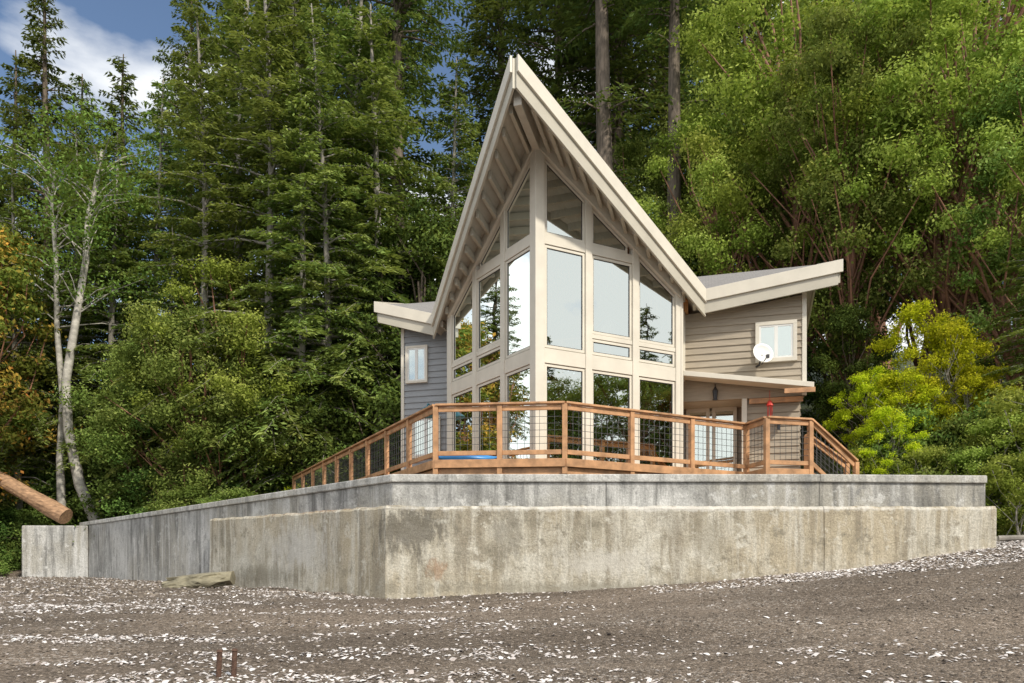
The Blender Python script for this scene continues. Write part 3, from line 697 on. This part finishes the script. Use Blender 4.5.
firs=[fir('fir_mesh_a',11,30,4.2,.22,M_fir),fir('fir_mesh_b',12,34,4.6,.34,M_fir),fir('fir_mesh_c',13,27,3.8,.12,M_fir)]
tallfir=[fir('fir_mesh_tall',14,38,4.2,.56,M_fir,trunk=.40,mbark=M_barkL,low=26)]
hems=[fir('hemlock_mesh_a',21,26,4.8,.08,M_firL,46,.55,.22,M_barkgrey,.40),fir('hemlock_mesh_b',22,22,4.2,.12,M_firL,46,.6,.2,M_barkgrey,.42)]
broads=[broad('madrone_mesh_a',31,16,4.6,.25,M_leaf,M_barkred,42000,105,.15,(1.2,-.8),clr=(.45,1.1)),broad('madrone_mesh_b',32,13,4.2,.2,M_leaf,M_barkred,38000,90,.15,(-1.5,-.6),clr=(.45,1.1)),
        broad('madrone_mesh_c',35,16,4.8,.35,M_leafB,M_barkred,42000,95,.14,(-2.2,-1.2),trunk=.3,clr=(.4,1.0))]  # light green leaves, coloured brighter to paint in hazy sun
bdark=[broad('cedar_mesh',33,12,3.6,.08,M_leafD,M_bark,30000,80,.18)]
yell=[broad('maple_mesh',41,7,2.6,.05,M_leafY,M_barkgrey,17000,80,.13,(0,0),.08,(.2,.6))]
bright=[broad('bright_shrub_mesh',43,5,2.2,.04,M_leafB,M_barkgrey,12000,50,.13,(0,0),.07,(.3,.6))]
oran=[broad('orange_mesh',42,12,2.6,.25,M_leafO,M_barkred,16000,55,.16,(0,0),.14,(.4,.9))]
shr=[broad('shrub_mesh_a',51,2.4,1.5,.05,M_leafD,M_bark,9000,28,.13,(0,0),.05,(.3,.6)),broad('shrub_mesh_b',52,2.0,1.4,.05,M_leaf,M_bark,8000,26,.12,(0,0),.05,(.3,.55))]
rt=np.random.RandomState(99)
def put(me,name,px,Y,top=None,sc=None,baseH=None,rot=None,zoff=0,wide=1.0):
    X=(px-512)/740*Y
    g0=gnd(X,Y); 
    if sc is None: sc=(top-g0)/baseH
    o=bpy.data.objects.new(name,me); COL.objects.link(o); o.location=(X,Y,g0-.15+zoff)
    o.rotation_euler=(rt.normal()*.015,rt.normal()*.015,rt.rand()*6.28 if rot is None else rot); o.scale=(sc*wide*(.9+.2*rt.rand()),)*2+(sc,)
    return o
HT={0:30,1:34,2:27}
for (px,Y,top,k) in [(48,36,28.5,2),(-25,36,24,0),(8,37,26,2),(122,37,25.5,2),(85,38,25,0),(235,41,36,0),(300,44,44,1),(355,40,38,0),(395,48,44,2),(500,44,42,0),(555,40,40,1),(612,38,46,1),(672,41,46,1),(720,46,50,0),(775,42,44,2),(835,45,48,0),(960,45,50,0),(1020,40,44,2),
     (185,44,36,1)]:
    put(firs[k],'fir_tree',px,Y,top,None,HT[k])
put(tallfir[0],'fir_tree',611,31,42,None,38,rot=1.0); put(tallfir[0],'fir_tree',668,30,38,None,38,rot=2.5); put(tallfir[0],'fir_tree',402,33.5,38,None,38)
for (px,Y,top,k) in [(150,33,21.5,0),(205,30,23,0),(268,29.8,24.5,0),(335,29.6,22,0),(382,30.5,23,1),(112,32,19,1),(20,31,17,1),(450,34,23,0),(310,34,30,0),(75,33,20,0),(240,34,30,1),(175,30.5,14,1),(355,32,27,1),(300,28.6,19,1)]:
    put(hems[k],'hemlock_tree',px,Y,top,None,(26,22)[k])
put(hems[1],'hemlock_tree',1035,18.5,8.8,None,22,wide=1.6)
for (px,Y,top,k) in [(745,27,17,2),(790,25.5,18.5,2),(860,24,17.0,0),(915,26,21,2),(970,23,18.0,2),(1030,22,17,2),(700,31,19,1),(1075,20,14,0),(890,32,27,2),(990,31,28,2),(790,33,25,0),(630,35,20,0),(850,29,24,2)]:
    put(broads[k],'madrone_tree',px,Y,top,None,(16,13,16)[k])  # mostly the brighter-leaved mesh, its colour standing in for hazy sun
for (px,Y,top,k) in [(215,28.6,9.5,1),(262,28.8,12,2),(170,30,9,1)]:
    put(broads[k],'alder_tree',px,Y,top,None,(16,13,16)[k])
for (px,Y,top) in [(180,29.5,7),(240,29.5,7.5),(300,29.5,7),(345,29.5,8.5),(130,31,8),(420,30,14),(650,32,14),(850,23,8.0),(1000,24,9),(30,33,9),(-30,32,10),(560,33,17),(830,26,12)]:
    put(bdark[0],'cedar_tree',px,Y,top,None,12)
for (px,Y,top) in [(905,19.5,5.2),(868,21,5.6),(950,19.5,6.5),(925,20.5,7.2),(890,18.6,4.0),(970,18.8,5.0),(1005,18.2,4.4),(310,27.5,3.0)]:
    put(yell[0],'maple_tree',px,Y,top,None,7)
for (px,Y,top) in [(1000,17.0,3.4),(1035,16.5,4.0),(975,17,2.7),(1020,15.6,2.4),(925,17.6,2.8),(862,18.8,2.9)]:
    put(bright[0],'bright_shrub',px,Y,top,None,5)
for (px,Y,top) in [(-12,29,13.5),(-45,28,12)]: put(oran[0],'orange_madrone_tree',px,Y,top,None,12)
for i in range(46):
    px=-40+i*9.0+rt.rand()*8; put(shr[i%2 if i%3==0 else 0],'shrub',px,28.3+3.0*rt.rand()+ (3.6 if px<120 else 0),sc=.7+.7*rt.rand())
for px,Y,s in ((-20,30.5,1.0),(-5,30.2,.9),(10,30.6,.8),(22,30.3,.75),(-15,29.4,.6),(3,29.6,.5),(40,30.4,.9),(60,30.6,1)): put(shr[1 if s<.8 else 0],'shrub',px,Y,sc=s)
for i in range(24):
    px=850+i*8+rt.rand()*8; Y=16.5+5*rt.rand(); put(shr[1],'shrub',px,Y,sc=.4+.5*rt.rand())
for X,Y in ((-8.8,23.4),(-10,24.8),(-11.5,26),(-12.6,27.2),(-9.6,26.5),(-14,28.6),(-11,28.5),(-7.2,28),(-5,28.5),(-3,28),(-1,29),(7.5,27)):
    o=bpy.data.objects.new('shrub',shr[1]); COL.objects.link(o); o.location=(X,Y,1.3); s=.35+.5*rt.rand(); o.scale=(s,s,s*(.6+.3*rt.rand())); o.rotation_euler=(0,0,rt.rand()*6)
def alder(path,r0,seed,nl=4500):
    rs=np.random.RandomState(seed); vs,fs=tube_dir(path,[r0*(1-.75*i/(len(path)-1)) for i in range(len(path))],8)
    wood=list(vs);wf=list(fs); cc=[]
    top=[Vector(p) for p in path]
    for i in range(34):
        t=.5+.5*rs.rand(); j=t*(len(path)-1); a=int(min(j,len(path)-2)); b0=top[a].lerp(top[a+1],j-a)
        e=b0+Vector((rs.normal()*1.2,rs.normal()*1.2,.4+rs.rand()*1.2)); mid=b0.lerp(e,.5)+Vector((0,0,.2))
        v2,f2=tube_dir([b0,mid,e],[.04,.022,.01],4); n=len(wood); wood+=v2; wf+=[tuple(q+n for q in f) for f in f2]; cc.append(e)
    cc=np.array([tuple(c) for c in cc]); idx=rs.randint(0,len(cc),nl); v=rs.normal(size=(nl,3)); C=cc[idx]+v*np.array([.42,.42,.25])
    ad=rs.normal(size=(nl,3)); ad/=np.linalg.norm(ad,axis=1,keepdims=True)
    LV,LF=rhombs(C,ad,.10+.1*rs.rand(nl),.07+.05*rs.rand(nl),rs,np.tile([[0,0,1.]],(nl,1)))
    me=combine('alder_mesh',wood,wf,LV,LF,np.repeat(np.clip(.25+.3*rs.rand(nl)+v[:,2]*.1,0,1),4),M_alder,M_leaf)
    o=bpy.data.objects.new('alder_tree',me); COL.objects.link(o)
q=lambda px,py,Y:((px-512)/740*Y,Y,(562-py)/740*Y)
alder([q(96,522,29.6),q(80,485,29.5),q(68,430,29.4),q(66,380,29.4),q(76,320,29.4),q(86,260,29.5),q(88,215,29.6),q(98,180,30),q(102,150,30)],.23,5)
alder([q(62,520,30),q(60,460,30),q(63,400,30),q(57,330,30),q(56,260,30),q(52,210,30),q(54,170,30)],.17,6)
mb=MB(); LG=empty('fallen_log')
p=[Vector(q(-12,472,28.9)),Vector(q(8,483,28.8)),Vector(q(30,496,28.7)),Vector(q(50,508,28.6)),Vector(q(66,517,28.5))]
v,f=tube_dir(p,[.24,.27,.30,.32,.33],14); f=list(f)+[tuple(range(14))[::-1],tuple(range(56,70))]
v=[Vector(x)+noise.noise_vector(Vector(x)*2)*.06 for x in v]
obj_from('log_trunk',v,f,M_log,LG)
for a,b,r in (((8.9,14.6),(11.8,15.6),.10),((9.2,14.0),(10.6,13.6),.06)):
    mb=MB(); mb.cyl((*a,gnd(*a)+.1),(*b,gnd(*b)+.12),r,r*.7,9); mb.obj('driftwood_log',M_barkgrey)
# shoreline trees either side (also seen mirrored in the glazing)
for i,(x,y,h) in enumerate([(33,6,18),(38,1,21),(35,-6,20),(36,-14,22),(41,-18,22),(37,-24,19),(31,12,19),(-34,12,18),(-38,20,22),(-31,24,19),(-27,30,20),(-42,4,20)]):
    k=i%3; o=bpy.data.objects.new('fir_tree',firs[k]); COL.objects.link(o); s=h/HT[k]; o.scale=(s*1.2,s*1.2,s); o.location=(x,y,gnd(x,y)-.2); o.rotation_euler=(0,0,i)
for i,(x,y,h) in enumerate([(31,8,14),(32,4,15),(32,0,14),(33,-4,15),(34,-8,14.5),(34,-12,14.5),(36,-17,15),(36,-22,14),(30,13,14)]):
    k=i%2; o=bpy.data.objects.new('madrone_tree',broads[k]); COL.objects.link(o); s=h/(16,13)[k]; o.scale=(s*1.15,s*1.15,s); o.location=(x,y,gnd(x,y)-.4); o.rotation_euler=(0,0,i*2)

# ------------------------------------------------------------------ light
SE=math.radians(42); dirx,diry=.62,-.785
w=bpy.data.worlds.new('World'); scene.world=w; w.use_nodes=True; nt=w.node_tree
bg=nt.nodes['Background']; sky=N(nt,'ShaderNodeTexSky'); sky.sky_type='NISHITA'; sky.sun_disc=False
sky.sun_elevation=SE; sky.sun_rotation=math.atan2(dirx,diry); sky.air_density=1.0; sky.dust_density=.6; sky.ozone_density=1.5
tc=N(nt,'ShaderNodeTexCoord'); mp=N(nt,'ShaderNodeMapping'); mp.inputs['Scale'].default_value=(1,1,2.2); nt.links.new(tc.outputs['Generated'],mp.inputs[0])
ns=N(nt,'ShaderNodeTexNoise'); ns.inputs['Scale'].default_value=3.4; ns.inputs['Detail'].default_value=8; nt.links.new(mp.outputs[0],ns.inputs['Vector'])
sx=N(nt,'ShaderNodeSeparateXYZ'); nt.links.new(tc.outputs['Generated'],sx.inputs[0])
f=mathn(nt,'ADD',ns.outputs['Fac'],mathn(nt,'MULTIPLY',sx.outputs['Y'],-.14))
cm=ramp(nt,f,[(.36,(0,0,0)),(.51,(1,1,1))])
c=mixc(nt,cm,sky.outputs[0],(8.6,8.7,8.7)); nt.links.new(c,bg.inputs[0]); bg.inputs[1].default_value=.14
sl=bpy.data.lights.new('sun','SUN'); sl.energy=3.9; sl.angle=math.radians(4); sl.color=(1,.92,.78)
so=bpy.data.objects.new('sun',sl); COL.objects.link(so)
dv=Vector((dirx*math.cos(SE),diry*math.cos(SE),math.sin(SE))); so.rotation_euler=dv.to_track_quat('Z','Y').to_euler(); so.location=(20,-20,30)
cd=bpy.data.cameras.new('cam'); cd.sensor_width=36; cd.lens=740/1024*36; cd.shift_y=(562-341.5)/1024; cd.clip_end=1500; cd.clip_start=.1
co=bpy.data.objects.new('cam',cd); COL.objects.link(co); co.location=(0,0,0); co.rotation_euler=(math.radians(90),0,0); scene.camera=co
